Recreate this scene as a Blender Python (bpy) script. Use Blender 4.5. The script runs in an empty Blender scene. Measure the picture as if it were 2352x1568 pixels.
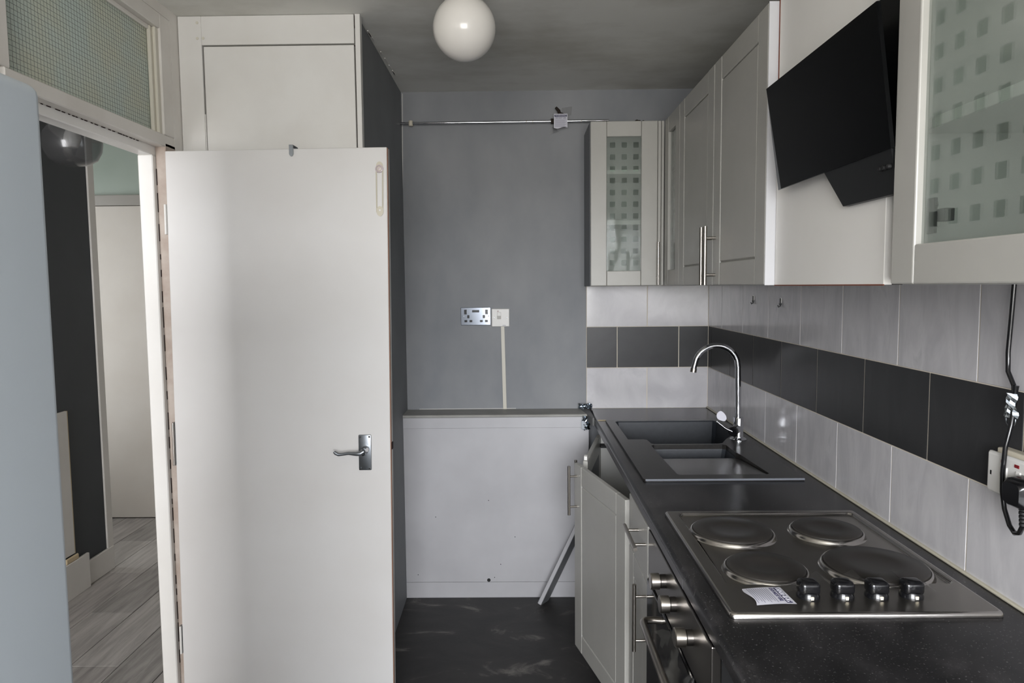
import bpy, bmesh, math, random
from mathutils import Vector, Matrix
random.seed(7)
scn = bpy.context.scene
COL = scn.collection
PI = math.pi

# ------------------------------------------------------------------ camera
CZ = 1.502
PITCH, YAW, ROLL = .0780, -.0106, -.0096
def camera():
    cp, sp = math.cos(PITCH), math.sin(PITCH); cy, sy = math.cos(YAW), math.sin(YAW)
    fw = Vector((sy*cp, cy*cp, -sp)); rt0 = Vector((cy, -sy, 0)); up0 = rt0.cross(fw)
    rt = math.cos(ROLL)*rt0 + math.sin(ROLL)*up0
    up = -math.sin(ROLL)*rt0 + math.cos(ROLL)*up0
    cd = bpy.data.cameras.new('camera'); cd.sensor_width = 36; cd.sensor_fit = 'HORIZONTAL'
    cd.lens = 36*1625.76/2352; cd.clip_start = .02
    c = bpy.data.objects.new('camera', cd); COL.objects.link(c)
    M = Matrix((rt, up, -fw)).transposed().to_4x4(); M.translation = (0, 0, CZ)
    c.matrix_world = M; scn.camera = c
camera()

# ------------------------------------------------------------------ world, light, exposure
w = bpy.data.worlds.new('overcast'); scn.world = w; w.use_nodes = True
nt_ = w.node_tree
tc_ = nt_.nodes.new('ShaderNodeTexCoord'); sx_ = nt_.nodes.new('ShaderNodeSeparateXYZ'); rp_ = nt_.nodes.new('ShaderNodeValToRGB')
mr_ = nt_.nodes.new('ShaderNodeMapRange'); mr_.inputs[1].default_value = -1
nt_.links.new(tc_.outputs['Generated'], sx_.inputs[0]); nt_.links.new(sx_.outputs['Z'], mr_.inputs[0]); nt_.links.new(mr_.outputs[0], rp_.inputs[0])
# overcast sky over a darker ground
e_ = rp_.color_ramp.elements
e_[0].position = .0; e_[0].color = (.38, .375, .365, 1)
e_[1].position = .495; e_[1].color = (.42, .415, .405, 1)
for p_, c_ in ((.515, (.72, .735, .76, 1)), (.65, (.93, .95, .99, 1)), (1.0, (1.0, 1.02, 1.06, 1))):
    q_ = e_.new(p_); q_.color = c_
nt_.links.new(rp_.outputs[0], nt_.nodes['Background'].inputs[0])
nt_.nodes['Background'].inputs[1].default_value = 29.0
def area(name, loc, rot, sx, sy, power, col=(1, 1, 1), spread=180):
    l = bpy.data.lights.new(name, 'AREA'); l.shape = 'RECTANGLE'; l.size = sx; l.size_y = sy
    l.energy = power; l.color = col; l.spread = math.radians(spread)
    o = bpy.data.objects.new(name, l); COL.objects.link(o); o.location = loc; o.rotation_euler = rot
    return o
# daylight of the kitchen window behind the camera
WX0, WX1, WZ0, WZ1 = -.85, .84, .95, 2.15
pl = area('window_portal', ((WX0+WX1)/2, -1.60, (WZ0+WZ1)/2), (PI/2, 0, 0), WX1-WX0, WZ1-WZ0, 1)
pl.data.cycles.is_portal = True      # guides the sampling of the sky through the window opening
# daylight reaching the hall from its own windows, then an added fill lamp
area('hall_daylight', (-1.72, -.55, 1.25), (PI/2, 0, 0), .9, 1.9, 52, (.99, .985, 1.0))
area('hall_end_fill', (-3.12, 3.86, 1.35), (PI/2, 0, math.radians(-62)), .25, 1.7, 4.6, (.94, .97, 1))  # fill lamp added to brighten the door at the hall end
vs = scn.view_settings
vs.view_transform = 'Standard'; vs.look = 'None'; vs.gamma = 1; vs.use_curve_mapping = False
vs.exposure = 0.52

# ------------------------------------------------------------------ materials
def lin(c):
    c /= 255.
    return c/12.92 if c <= .04045 else ((c+.055)/1.055)**2.4
def rgb(r, g, b): return (lin(r), lin(g), lin(b), 1)
MATS = {}
def mat(name, col, rough=.5, metal=0., spec=.5, **kw):
    m = bpy.data.materials.new(name); m.use_nodes = True
    b = m.node_tree.nodes['Principled BSDF']
    b.inputs['Base Color'].default_value = col
    b.inputs['Roughness'].default_value = rough; b.inputs['Metallic'].default_value = metal
    b.inputs['Specular IOR Level'].default_value = spec
    for k, v in kw.items(): b.inputs[k.replace('_', ' ')].default_value = v
    MATS[name] = m; return m
def nd(m, t, **kw):
    n = m.node_tree.nodes.new(t)
    for k, v in kw.items(): setattr(n, k, v)
    return n
def lk(m, a, b): m.node_tree.links.new(a, b)
def coords(m, scale=(1, 1, 1), kind='Object', rot=(0, 0, 0)):
    tc = nd(m, 'ShaderNodeTexCoord'); mp = nd(m, 'ShaderNodeMapping')
    mp.inputs['Scale'].default_value = scale; mp.inputs['Rotation'].default_value = rot
    lk(m, tc.outputs[kind], mp.inputs[0]); return mp.outputs[0]
def noise(m, vec, scale, detail=4, rough=.55, dist=0.):
    n = nd(m, 'ShaderNodeTexNoise'); n.inputs['Scale'].default_value = scale
    n.inputs['Detail'].default_value = detail; n.inputs['Roughness'].default_value = rough
    n.inputs['Distortion'].default_value = dist
    lk(m, vec, n.inputs['Vector']); return n.outputs['Fac']
def ramp(m, fac, stops):
    r = nd(m, 'ShaderNodeValToRGB'); e = r.color_ramp.elements
    while len(e) < len(stops): e.new(.5)
    for x, (p, c) in zip(e, stops): x.position = p; x.color = c
    lk(m, fac, r.inputs[0]); return r.outputs[0]
def base(m, out): lk(m, out, m.node_tree.nodes['Principled BSDF'].inputs['Base Color'])
def bump(m, fac, strength=.2, dist=.002):
    b = nd(m, 'ShaderNodeBump'); b.inputs['Strength'].default_value = strength; b.inputs['Distance'].default_value = dist
    lk(m, fac, b.inputs['Height']); lk(m, b.outputs[0], m.node_tree.nodes['Principled BSDF'].inputs['Normal'])
def mottled(name, c1, c2, scale=6, rough=.5, bstr=.0, bscale=60, lo=.35, hi=.65, stretch=(1, 1, 1), **kw):
    m = mat(name, c1, rough, **kw); v = coords(m, stretch)
    base(m, ramp(m, noise(m, v, scale), [(lo, c1), (hi, c2)]))
    if bstr: bump(m, noise(m, v, bscale, 6), bstr)
    return m
def G(v, a=0, b=0): return rgb(v+a, v, v+b)

mottled('white_gloss', rgb(222, 219, 214), rgb(228, 226, 222), 3, .32, .05, 40)
mottled('white_door', rgb(210, 207, 204), rgb(216, 214, 212), 2, .30, .04, 30)
mottled('cupboard_white', rgb(213, 210, 205), rgb(220, 218, 214), 4, .40, .05, 50)
mottled('frame_white', rgb(208, 203, 196), rgb(217, 213, 207), 5, .38, .05, 50)
mottled('wall_grey', rgb(120, 123, 128), rgb(148, 149, 151), 3.0, .55, .12, 90, .28, .72, (1, 1, .6))
mottled('alcove_grey', rgb(116, 118, 120), rgb(126, 128, 130), 3, .6, .12, 90)
mottled('hall_dark', rgb(50, 54, 58), rgb(55, 59, 63), 3, .6, .08, 90)
mottled('hall_white', rgb(205, 202, 196), rgb(214, 211, 206), 3, .5)
mottled('hall_door_paint', rgb(222, 215, 206), rgb(228, 222, 214), 3, .45)
mottled('mint_panel', rgb(178, 192, 182), rgb(186, 199, 190), 3, .35)
mat('cream_trim', rgb(205, 200, 186), .4)
mat('grey_trim', rgb(176, 172, 166), .4)
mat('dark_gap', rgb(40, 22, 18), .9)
mat('raw_wood', rgb(150, 112, 92), .7)
mat('bare_wood', rgb(176, 152, 134), .6)
mottled('rebate_paint', rgb(160, 144, 132), rgb(178, 166, 156), 14, .5)
mottled('boxing_white', rgb(184, 183, 186), rgb(195, 194, 197), 3, .45, .06, 60)
mottled('ledge_grey', rgb(150, 148, 142), rgb(165, 163, 158), 8, .5)
m = mat('ceiling_paint', rgb(165, 164, 158), .65)
v = coords(m)
a = ramp(m, noise(m, v, 1.3, 5, .6), [(.35, rgb(224, 223, 217)), (.65, rgb(230, 229, 223))])
b_ = ramp(m, noise(m, coords(m, (1, 1.5, 1)), 1.5, 5, .6), [(.42, (1, 1, 1, 1)), (.70, (.62, .60, .55, 1))])
mx = nd(m, 'ShaderNodeMixRGB', blend_type='MULTIPLY'); mx.inputs[0].default_value = .9
lk(m, a, mx.inputs[1]); lk(m, b_, mx.inputs[2]); base(m, mx.outputs[0]); bump(m, noise(m, v, 70, 5), .15)
m = mat('vinyl_floor', rgb(56, 54, 53), .55)
v = coords(m, (1, 1.8, 1))
base(m, ramp(m, noise(m, v, 3.2, 7, .62, 1.2), [(.40, rgb(40, 39, 39)), (.58, rgb(50, 48, 47)), (.70, rgb(112, 108, 104))]))
bump(m, noise(m, v, 40, 5), .1)
# hall laminate plank
for i, (c1, c2) in enumerate((((126, 122, 119), (182, 177, 173)), ((138, 134, 130), (190, 186, 182)), ((118, 115, 112), (172, 168, 164)))):
    m = mat('laminate_%d' % i, rgb(*c1), .42)
    v = coords(m, (14, 1.1, 1))
    base(m, ramp(m, noise(m, v, 2.5, 8, .65, .6), [(.3, rgb(*c1)), (.7, rgb(*c2))]))
# tiles
def tile_mat(name, c1, c2, c3, rough):
    m = mat(name, rgb(*c1), rough, spec=.5 if 'white' in name else .3)
    tc = nd(m, 'ShaderNodeTexCoord'); oi = nd(m, 'ShaderNodeObjectInfo')
    mp = nd(m, 'ShaderNodeMapping'); mp.inputs['Rotation'].default_value = (.5, .9, .3)
    ad = nd(m, 'ShaderNodeVectorMath', operation='ADD'); sc = nd(m, 'ShaderNodeVectorMath', operation='SCALE')
    lk(m, oi.outputs['Location'], sc.inputs[0]); sc.inputs['Scale'].default_value = 3.7
    lk(m, tc.outputs['Object'], ad.inputs[0]); lk(m, sc.outputs[0], ad.inputs[1]); lk(m, ad.outputs[0], mp.inputs[0])
    mp.inputs['Scale'].default_value = (1, 3.2, 1)
    base(m, ramp(m, noise(m, mp.outputs[0], 5, 5, .6, .8), [(.35, rgb(*c1)), (.6, rgb(*c2)), (.8, rgb(*c3))]))
tile_mat('tile_white', (190, 188, 191), (204, 202, 204), (178, 177, 181), .14)
tile_mat('tile_black', (44, 44, 45), (50, 50, 51), (60, 60, 60), .30)
mat('grout', rgb(214, 205, 190), .8)
mat('sealant', rgb(190, 184, 166), .5)
# units
mottled('unit_foil', rgb(178, 176, 170), rgb(181, 179, 173), 12, .34)
mat('unit_carcass', rgb(206, 205, 201), .45)
mat('carcass_shade', rgb(120, 122, 124), .5)  # white board darkened: its shade is put into the colour
mat('unit_edge', rgb(205, 205, 208), .4)
mottled('panel_white', rgb(244, 241, 236), rgb(247, 244, 240), 3, .4)
mat('rust', rgb(120, 62, 40), .8)
m = mat('worktop_laminate', rgb(52, 51, 52), .27, spec=.3)
v = coords(m)
r1 = ramp(m, noise(m, coords(m, (1, .55, 1)), 9, 8, .66, .5), [(.36, rgb(20, 20, 21)), (.55, rgb(36, 35, 36)), (.68, rgb(56, 54, 55)), (.82, rgb(88, 86, 87))])
r2 = ramp(m, noise(m, v, 210, 2, .5), [(.64, (0, 0, 0, 1)), (.76, (.09, .088, .085, 1))])
mx = nd(m, 'ShaderNodeMixRGB', blend_type='ADD'); mx.inputs[0].default_value = 1
lk(m, r1, mx.inputs[1]); lk(m, r2, mx.inputs[2]); base(m, mx.outputs[0])
mat('worktop_sheen', rgb(92, 90, 94), .45)  # lighter tone painting a reflection on the dark worktop edge
m = mottled('sink_composite', rgb(34, 33, 32), rgb(42, 40, 38), 60, .30, .10, 300, spec=.35)
mottled('drainer_sheen', rgb(44, 42, 40), rgb(50, 48, 46), 60, .24, .06, 300, spec=.5)  # sink composite made lighter, tile reflection put into its colour
mottled('sink_bowl', rgb(34, 38, 44), rgb(40, 44, 50), 40, .5, .1, 300)
mat('lip_highlight', rgb(112, 115, 122), .3)  # highlight on the edge of the black sink, put into the colour
mat('chrome', rgb(205, 206, 210), .06, 1.)
mat('dull_chrome', rgb(134, 138, 142), .38, 1.)
mat('hinge_steel', rgb(30, 31, 31), .4)
mat('plate_chrome', rgb(150, 156, 166), .16, 1.)
mat('satin_steel', rgb(178, 172, 164), .28, 1.)
m = mat('hob_steel', rgb(150, 146, 140), .32, 1.)
bump(m, noise(m, coords(m, (1, 60, 60)), 30, 3), .03)
m = mat('fascia_steel', rgb(120, 116, 112), .32, 1.)
m = mat('hob_rim', rgb(184, 180, 176), .20, 1.)
mat('cast_iron', rgb(46, 43, 40), .42)
mat('black_plastic', rgb(18, 18, 20), .18)
mat('black_matt', rgb(20, 20, 21), .6)
mat('hood_glass', rgb(5, 6, 7), .25, spec=.12)
mat('hood_edge', rgb(120, 122, 128), .35)
mat('hood_body', rgb(24, 25, 26), .4, spec=.3)
mat('oven_glass', rgb(14, 14, 15), .10)
mat('white_plastic', rgb(226, 224, 220), .35)
mat('yellowed_plastic', rgb(206, 198, 180), .45)
mat('red_neon', rgb(120, 16, 24), .3)
mat('paper', rgb(214, 213, 222), .7)
mat('ink', rgb(62, 60, 92), .7)
mat('ink_grey', rgb(140, 138, 156), .7)
mat('fridge_paint', rgb(174, 181, 186), .42)
mat('opal_glass', rgb(226, 222, 216), .16, Subsurface_Weight=.0)
mat('clear_strap', rgb(205, 198, 180), .25)
mat('pink_strap', rgb(196, 182, 184), .25)
mat('foil', rgb(170, 178, 186), .22, 1.)
mat('tape_grey', rgb(100, 100, 98), .5)
mat('brown_rag', rgb(44, 36, 30), .9)
mat('plaster', rgb(196, 178, 146), .9)
def schlick(m):
    # mirror share of a thin pane, alike on both of its faces
    lw = nd(m, 'ShaderNodeLayerWeight'); lw.inputs[0].default_value = .5
    p = nd(m, 'ShaderNodeMath', operation='POWER'); p.inputs[1].default_value = 5; lk(m, lw.outputs['Facing'], p.inputs[0])
    q = nd(m, 'ShaderNodeMath', operation='MULTIPLY_ADD'); q.inputs[1].default_value = .9; q.inputs[2].default_value = .035
    lk(m, p.outputs[0], q.inputs[0]); return q
def glassy(name, tint, fac, rough=.05, noisy=False):
    """clear film / glass: transparent with a glossy skin"""
    m = bpy.data.materials.new(name); m.use_nodes = True; nt = m.node_tree
    nt.nodes.remove(nt.nodes['Principled BSDF'])
    t = nd(m, 'ShaderNodeBsdfTransparent'); t.inputs[0].default_value = tint
    g = nd(m, 'ShaderNodeBsdfGlossy'); g.inputs['Roughness'].default_value = rough
    mx = nd(m, 'ShaderNodeMixShader'); fr = schlick(m)
    ad = nd(m, 'ShaderNodeMath', operation='ADD', use_clamp=True); ad.inputs[1].default_value = fac
    lk(m, fr.outputs[0], ad.inputs[0]); lk(m, ad.outputs[0], mx.inputs[0])
    lk(m, t.outputs[0], mx.inputs[1]); lk(m, g.outputs[0], mx.inputs[2])
    lk(m, mx.outputs[0], nt.nodes['Material Output'].inputs[0])
    MATS[name] = m; return m
glassy('clear_film', (.93, .93, .93, 1), .05, .18)
glassy('window_pane', (.97, .97, .97, 1), .0, .0)
m = glassy('smoked_glass', (.50, .51, .52, 1), .04, .16)
nt = m.node_tree; o_ = nt.nodes['Material Output']; sh_ = o_.inputs[0].links[0].from_socket
df_ = nd(m, 'ShaderNodeBsdfDiffuse'); df_.inputs[0].default_value = rgb(150, 150, 150)
mx = nd(m, 'ShaderNodeMixShader'); mx.inputs[0].default_value = .13; lk(m, sh_, mx.inputs[1]); lk(m, df_.outputs[0], mx.inputs[2]); lk(m, mx.outputs[0], o_.inputs[0])
def etched(name, u, vv, pitch, size, off, frost=.29, clear=.8):
    """glass of a unit door: etched white film left out in a grid of small clear squares"""
    m = bpy.data.materials.new(name); m.use_nodes = True; nt = m.node_tree
    nt.nodes.remove(nt.nodes['Principled BSDF'])
    tc = nd(m, 'ShaderNodeTexCoord'); sp = nd(m, 'ShaderNodeSeparateXYZ'); lk(m, tc.outputs['Object'], sp.inputs[0])
    def cell(sock, o):
        a = nd(m, 'ShaderNodeMath', operation='ADD'); a.inputs[1].default_value = o; lk(m, sp.outputs[sock], a.inputs[0])
        d = nd(m, 'ShaderNodeMath', operation='DIVIDE'); d.inputs[1].default_value = pitch; lk(m, a.outputs[0], d.inputs[0])
        f = nd(m, 'ShaderNodeMath', operation='FRACT'); lk(m, d.outputs[0], f.inputs[0])
        l = nd(m, 'ShaderNodeMath', operation='LESS_THAN'); l.inputs[1].default_value = size/pitch; lk(m, f.outputs[0], l.inputs[0])
        return l.outputs[0]
    ml = nd(m, 'ShaderNodeMath', operation='MULTIPLY'); lk(m, cell(u, off[0]), ml.inputs[0]); lk(m, cell(vv, off[1]), ml.inputs[1])
    t = nd(m, 'ShaderNodeBsdfTransparent'); t.inputs[0].default_value = (.92, .945, .93, 1)
    d = nd(m, 'ShaderNodeBsdfDiffuse'); d.inputs[0].default_value = rgb(206, 212, 206)
    tl = nd(m, 'ShaderNodeBsdfTranslucent'); tl.inputs[0].default_value = rgb(206, 212, 206)
    dd = nd(m, 'ShaderNodeMixShader'); dd.inputs[0].default_value = .45; lk(m, d.outputs[0], dd.inputs[1]); lk(m, tl.outputs[0], dd.inputs[2])
    fr = nd(m, 'ShaderNodeMixShader'); fr.inputs[0].default_value = frost
    lk(m, t.outputs[0], fr.inputs[1]); lk(m, dd.outputs[0], fr.inputs[2])
    mx = nd(m, 'ShaderNodeMixShader'); mh = nd(m, 'ShaderNodeMath', operation='MULTIPLY'); mh.inputs[1].default_value = clear; lk(m, ml.outputs[0], mh.inputs[0]); lk(m, mh.outputs[0], mx.inputs[0]); t2 = nd(m, 'ShaderNodeBsdfTransparent'); t2.inputs[0].default_value = (.80, .85, .82, 1)
    lk(m, fr.outputs[0], mx.inputs[1]); lk(m, t2.outputs[0], mx.inputs[2])
    g = nd(m, 'ShaderNodeBsdfGlossy'); g.inputs['Roughness'].default_value = .04
    fn = schlick(m)
    o = nd(m, 'ShaderNodeMixShader'); lk(m, fn.outputs[0], o.inputs[0]); lk(m, mx.outputs[0], o.inputs[1]); lk(m, g.outputs[0], o.inputs[2])
    lk(m, o.outputs[0], nt.nodes['Material Output'].inputs[0]); MATS[name] = m
etched('etched_glass_front', 'X', 'Z', .0518, .0235, (.0723, -.092), .34, .85)
etched('etched_glass_side', 'Y', 'Z', .0518, .0235, (-.137, -.092))
# obscured glass of the transom
m = bpy.data.materials.new('obscured_glass'); m.use_nodes = True; nt = m.node_tree; nt.nodes.remove(nt.nodes['Principled BSDF'])
vv_ = coords(m)
cr = ramp(m, noise(m, vv_, 7, 4), [(.35, rgb(222, 230, 225)), (.65, rgb(228, 229, 216))])
d = nd(m, 'ShaderNodeBsdfTranslucent'); lk(m, cr, d.inputs[0])
d2 = nd(m, 'ShaderNodeBsdfDiffuse'); lk(m, cr, d2.inputs[0])
g = nd(m, 'ShaderNodeBsdfGlossy'); g.inputs['Roughness'].default_value = .28
bp = nd(m, 'ShaderNodeBump'); bp.inputs['Strength'].default_value = .6; bp.inputs['Distance'].default_value = .004
lk(m, noise(m, vv_, 140, 4), bp.inputs['Height']); lk(m, bp.outputs[0], g.inputs['Normal']); lk(m, bp.outputs[0], d2.inputs['Normal'])
m1 = nd(m, 'ShaderNodeMixShader'); m1.inputs[0].default_value = .45; lk(m, d.outputs[0], m1.inputs[1]); lk(m, d2.outputs[0], m1.inputs[2])
m2 = nd(m, 'ShaderNodeMixShader'); m2.inputs[0].default_value = .07; lk(m, m1.outputs[0], m2.inputs[1]); lk(m, g.outputs[0], m2.inputs[2])
lk(m, m2.outputs[0], nt.nodes['Material Output'].inputs[0]); MATS['obscured_glass'] = m
mat('wire', rgb(96, 104, 96), .5)

# ------------------------------------------------------------------ mesh helpers
class MB:
    """collects shapes, ends as one mesh object"""
    def __init__(s): s.bm = bmesh.new()
    def box(s, x0, x1, y0, y1, z0, z1, bev=0., seg=1, M=None):
        t = bmesh.new()
        bmesh.ops.create_cube(t, size=1)
        for v in t.verts:
            v.co = Vector(((x0+x1)/2 + v.co.x*(x1-x0), (y0+y1)/2 + v.co.y*(y1-y0), (z0+z1)/2 + v.co.z*(z1-z0)))
        if bev: bmesh.ops.bevel(t, geom=t.edges[:], offset=bev, segments=seg, affect='EDGES', profile=.5)
        return s._merge(t, M)
    def _merge(s, t, M=None):
        if M is not None: t.transform(M)
        me = bpy.data.meshes.new('tmp'); t.to_mesh(me); t.free(); s.bm.from_mesh(me); bpy.data.meshes.remove(me); return s
    def tube(s, pts, r, n=12, caps=True):
        pts = [Vector(p) for p in pts]; rs = r if isinstance(r, (list, tuple)) else [r]*len(pts)
        t = bmesh.new(); rings = []
        d0 = (pts[1]-pts[0]).normalized()
        ref = Vector((0, 0, 1)) if abs(d0.z) < .9 else Vector((1, 0, 0))
        u = d0.cross(ref).normalized()
        for i, p in enumerate(pts):
            if i == 0: d = pts[1]-pts[0]
            elif i == len(pts)-1: d = pts[-1]-pts[-2]
            else: d = (pts[i+1]-p).normalized() + (p-pts[i-1]).normalized()
            d.normalize(); u = (u - d*u.dot(d)).normalized(); v = d.cross(u)
            rings.append([t.verts.new(p + rs[i]*(math.cos(2*PI*k/n)*u + math.sin(2*PI*k/n)*v)) for k in range(n)])
        for a, b in zip(rings, rings[1:]):
            for k in range(n): t.faces.new((a[k], a[(k+1) % n], b[(k+1) % n], b[k]))
        if caps: t.faces.new(rings[0][::-1]); t.faces.new(rings[-1])
        return s._merge(t)
    def cyl(s, a, b, r, n=20): return s.tube([a, b], r, n)
    def lathe(s, prof, c=(0, 0, 0), n=32, M=None, close=False):
        """prof = [(radius, height)] turned about z at c"""
        t = bmesh.new(); rings = []
        for r, h in prof:
            if r < 1e-6: rings.append([t.verts.new((0, 0, h))])
            else: rings.append([t.verts.new((r*math.cos(2*PI*k/n), r*math.sin(2*PI*k/n), h)) for k in range(n)])
        for a, b in zip(rings, rings[1:]):
            for k in range(n):
                k2 = (k+1) % n
                if len(a) == 1 and len(b) == 1: continue
                if len(a) == 1: t.faces.new((a[0], b[k2], b[k]))
                elif len(b) == 1: t.faces.new((a[k], a[k2], b[0]))
                else: t.faces.new((a[k], a[k2], b[k2], b[k]))
        bmesh.ops.recalc_face_normals(t, faces=t.faces[:])
        T = Matrix.Translation(c)
        return s._merge(t, T @ M if M is not None else T)
    def loft(s, loops, cap0=True, cap1=True, closed=True):
        t = bmesh.new(); R = [[t.verts.new(p) for p in L] for L in loops]
        for a, b in zip(R, R[1:]):
            n = len(a)
            for k in range(n if closed else n-1): t.faces.new((a[k], a[(k+1) % n], b[(k+1) % n], b[k]))
        if cap0: t.faces.new(R[0][::-1])
        if cap1: t.faces.new(R[-1])
        bmesh.ops.recalc_face_normals(t, faces=t.faces[:])
        return s._merge(t)
    def prism(s, poly, axis, a, b):
        """poly in the two other axes, extruded along axis from a to b"""
        def P(p, h): return {'x': (h, p[0], p[1]), 'y': (p[0], h, p[1]), 'z': (p[0], p[1], h)}[axis]
        return s.loft([[P(p, a) for p in poly], [P(p, b) for p in poly]])
    def holed(s, outer, holes, z):
        t = bmesh.new(); ed = []
        for L in [outer]+holes:
            vs = [t.verts.new((p[0], p[1], z)) for p in L]
            ed += [t.edges.new((vs[i], vs[(i+1) % len(vs)])) for i in range(len(vs))]
        bmesh.ops.triangle_fill(t, edges=ed, use_beauty=True, normal=(0, 0, 1))
        for f in t.faces:
            if f.normal.z < 0: f.normal_flip()
        return s._merge(t)
    def grid(s, nx, ny, f):
        t = bmesh.new(); V = [[t.verts.new(f(i/nx, j/ny)) for i in range(nx+1)] for j in range(ny+1)]
        for j in range(ny):
            for i in range(nx): t.faces.new((V[j][i], V[j][i+1], V[j+1][i+1], V[j+1][i]))
        return s._merge(t)
    def text(s, body, size, M, depth=.0003):
        cu = bpy.data.curves.new('t', 'FONT'); cu.body = body; cu.size = size; cu.extrude = depth; cu.align_x = 'CENTER'; cu.align_y = 'CENTER'
        o = bpy.data.objects.new('t', cu); COL.objects.link(o)
        dg = bpy.context.evaluated_depsgraph_get(); me = bpy.data.meshes.new_from_object(o.evaluated_get(dg))
        me.transform(M); s.bm.from_mesh(me); bpy.data.meshes.remove(me); bpy.data.objects.remove(o); bpy.data.curves.remove(cu)
        return s
    def mesh(s, name, m, off=None, smooth=False):
        me = bpy.data.meshes.new(name)
        if off is not None: bmesh.ops.translate(s.bm, verts=s.bm.verts[:], vec=-Vector(off))
        s.bm.to_mesh(me); s.bm.free()
        me.materials.append(MATS[m] if isinstance(m, str) else m)
        if smooth:
            me.polygons.foreach_set('use_smooth', [True]*len(me.polygons)); me.set_sharp_from_angle(angle=math.radians(38))
        me.update(); return me
    def part(s, name, m, parent=None, smooth=False, local=False, label=None):
        """links the shapes as a part of parent; shapes were laid out in room coordinates unless local"""
        off = None
        if parent is not None and not local: off = ROOT(parent)
        o = bpy.data.objects.new(name, s.mesh(name, m, off, smooth)); COL.objects.link(o)
        if parent is not None: o.parent = parent
        if label: o['label'] = label
        return o
def ROOT(o):
    p = Vector((0, 0, 0))
    while o is not None: p += o.location; o = o.parent
    return p
def thing(name, label, cat, loc=(0, 0, 0), rot=(0, 0, 0), group=None):
    o = bpy.data.objects.new(name, None); COL.objects.link(o); o.location = loc; o.rotation_euler = rot
    o.empty_display_size = .05
    o['label'] = label; o['category'] = cat
    if group: o['group'] = group
    return o
def tag(o, label, cat, group=None):
    o['label'] = label; o['category'] = cat
    if group: o['group'] = group
    return o
def struct(name, label=None, loc=(0, 0, 0), rot=(0, 0, 0)):
    o = bpy.data.objects.new(name, None); COL.objects.link(o); o.location = loc; o.rotation_euler = rot; o.empty_display_size = .05
    o['kind'] = 'structure'
    if label: o['label'] = label
    return o
def sm(o, label=None):
    o['kind'] = 'structure'
    if label: o['label'] = label
    return o
def rrect(x0, x1, y0, y1, r, z=None, n=5):
    P = []
    for cx, cy, a in ((x1-r, y1-r, 0), (x0+r, y1-r, 90), (x0+r, y0+r, 180), (x1-r, y0+r, 270)):
        for k in range(n+1):
            t = math.radians(a+90*k/n); q = (cx+r*math.cos(t), cy+r*math.sin(t)); P.append(q if z is None else (*q, z))
    return P
def arc(c, r, a0, a1, n, plane='xz'):
    out = []
    for k in range(n+1):
        t = math.radians(a0+(a1-a0)*k/n); u, v = r*math.cos(t), r*math.sin(t)
        out.append({'xz': (c[0]+u, c[1], c[2]+v), 'yz': (c[0], c[1]+u, c[2]+v), 'xy': (c[0]+u, c[1]+v, c[2])}[plane])
    return out

# ------------------------------------------------------------------ dimensions (metres)
XW, YB, ZT, ZW = .9278, 3.4772, 2.435, .895   # right tiles, back wall, ceiling, worktop
XF = -1.165              # kitchen face of the left wall and of the door frame

# ------------------------------------------------------------------ room shell
sm(MB().box(-1.165, 1.03, -1.6, 3.6, -.06, 0).part('floor', 'vinyl_floor'), 'dark grey vinyl kitchen floor')
sm(MB().box(-3.3, 1.03, -1.6, 4.75, ZT, ZT+.08).part('ceiling', 'ceiling_paint'), 'grey painted ceiling with sooty stains')
wb = sm(MB().box(-.75, 1.03, YB, YB+.12, 0, ZT).part('wall_back', 'wall_grey'), 'grey painted back wall with a tiled strip at right')
MB().prism([(-.5535, 2.428), (-.5505, 2.428), (-.5795, .90), (-.5840, .90)], 'y', YB-.0022, YB).part('bare_corner_line', 'hall_white', wb)
MB().box(-.50, -.02, YB-.0015, YB, .896, .8985).part('bare_corner_line', 'hall_white', wb)
for i_ in range(9):
    q_ = random.uniform(.0, .45)
    MB().box(-.545+q_*.02, -.541+q_*.02, 2.62+q_*1.8, 2.64+q_*1.8+random.uniform(.01, .05), ZT-.0035, ZT).part('paint_flake', 'hall_white', wb)
wr = sm(MB().box(XW+.008, XW+.12, -1.6, YB, 0, ZT).part('wall_right', 'wall_grey'), 'right wall behind the kitchen units, tiled in white and black rows')
# left wall round the doorway (opening y 1.64..2.40) and the glazed transom above it
wl = struct('wall_left', 'thin partition wall with the hall doorway')
MB().box(-1.25, XF, -1.6, 1.60, 0, ZT).part('near_wall', 'frame_white', wl)
MB().box(-1.25, XF, 2.44, 3.6, 0, ZT).part('far_wall', 'frame_white', wl)
MB().box(-1.25, XF, 1.60, 2.44, 2.40, ZT).part('head_wall', 'frame_white', wl)
# wall with the window behind the camera
wf = struct('wall_front', 'wall with a window behind the camera')
for q in ((-1.165, WX0, 0, ZT), (WX1, XW+.008, 0, ZT), (WX0, WX1, 0, WZ0), (WX0, WX1, WZ1, ZT)):
    MB().box(q[0], q[1], -1.6, -1.48, q[2], q[3]).part('wall_piece', 'hall_white', wf)
wn = struct('window_2', 'kitchen window behind the camera')
for q in ((WX0, WX0+.05, WZ0, WZ1), (WX1-.05, WX1, WZ0, WZ1), (WX0+.05, WX1-.05, WZ0, WZ0+.05), (WX0+.05, WX1-.05, WZ1-.05, WZ1)):
    MB().box(q[0], q[1], -1.56, -1.50, q[2], q[3], .004).part('window_frame', 'white_plastic', wn)
MB().box(WX0+.05, WX1-.05, -1.535, -1.529, WZ0+.05, WZ1-.05).part('pane', 'window_pane', wn)

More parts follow.
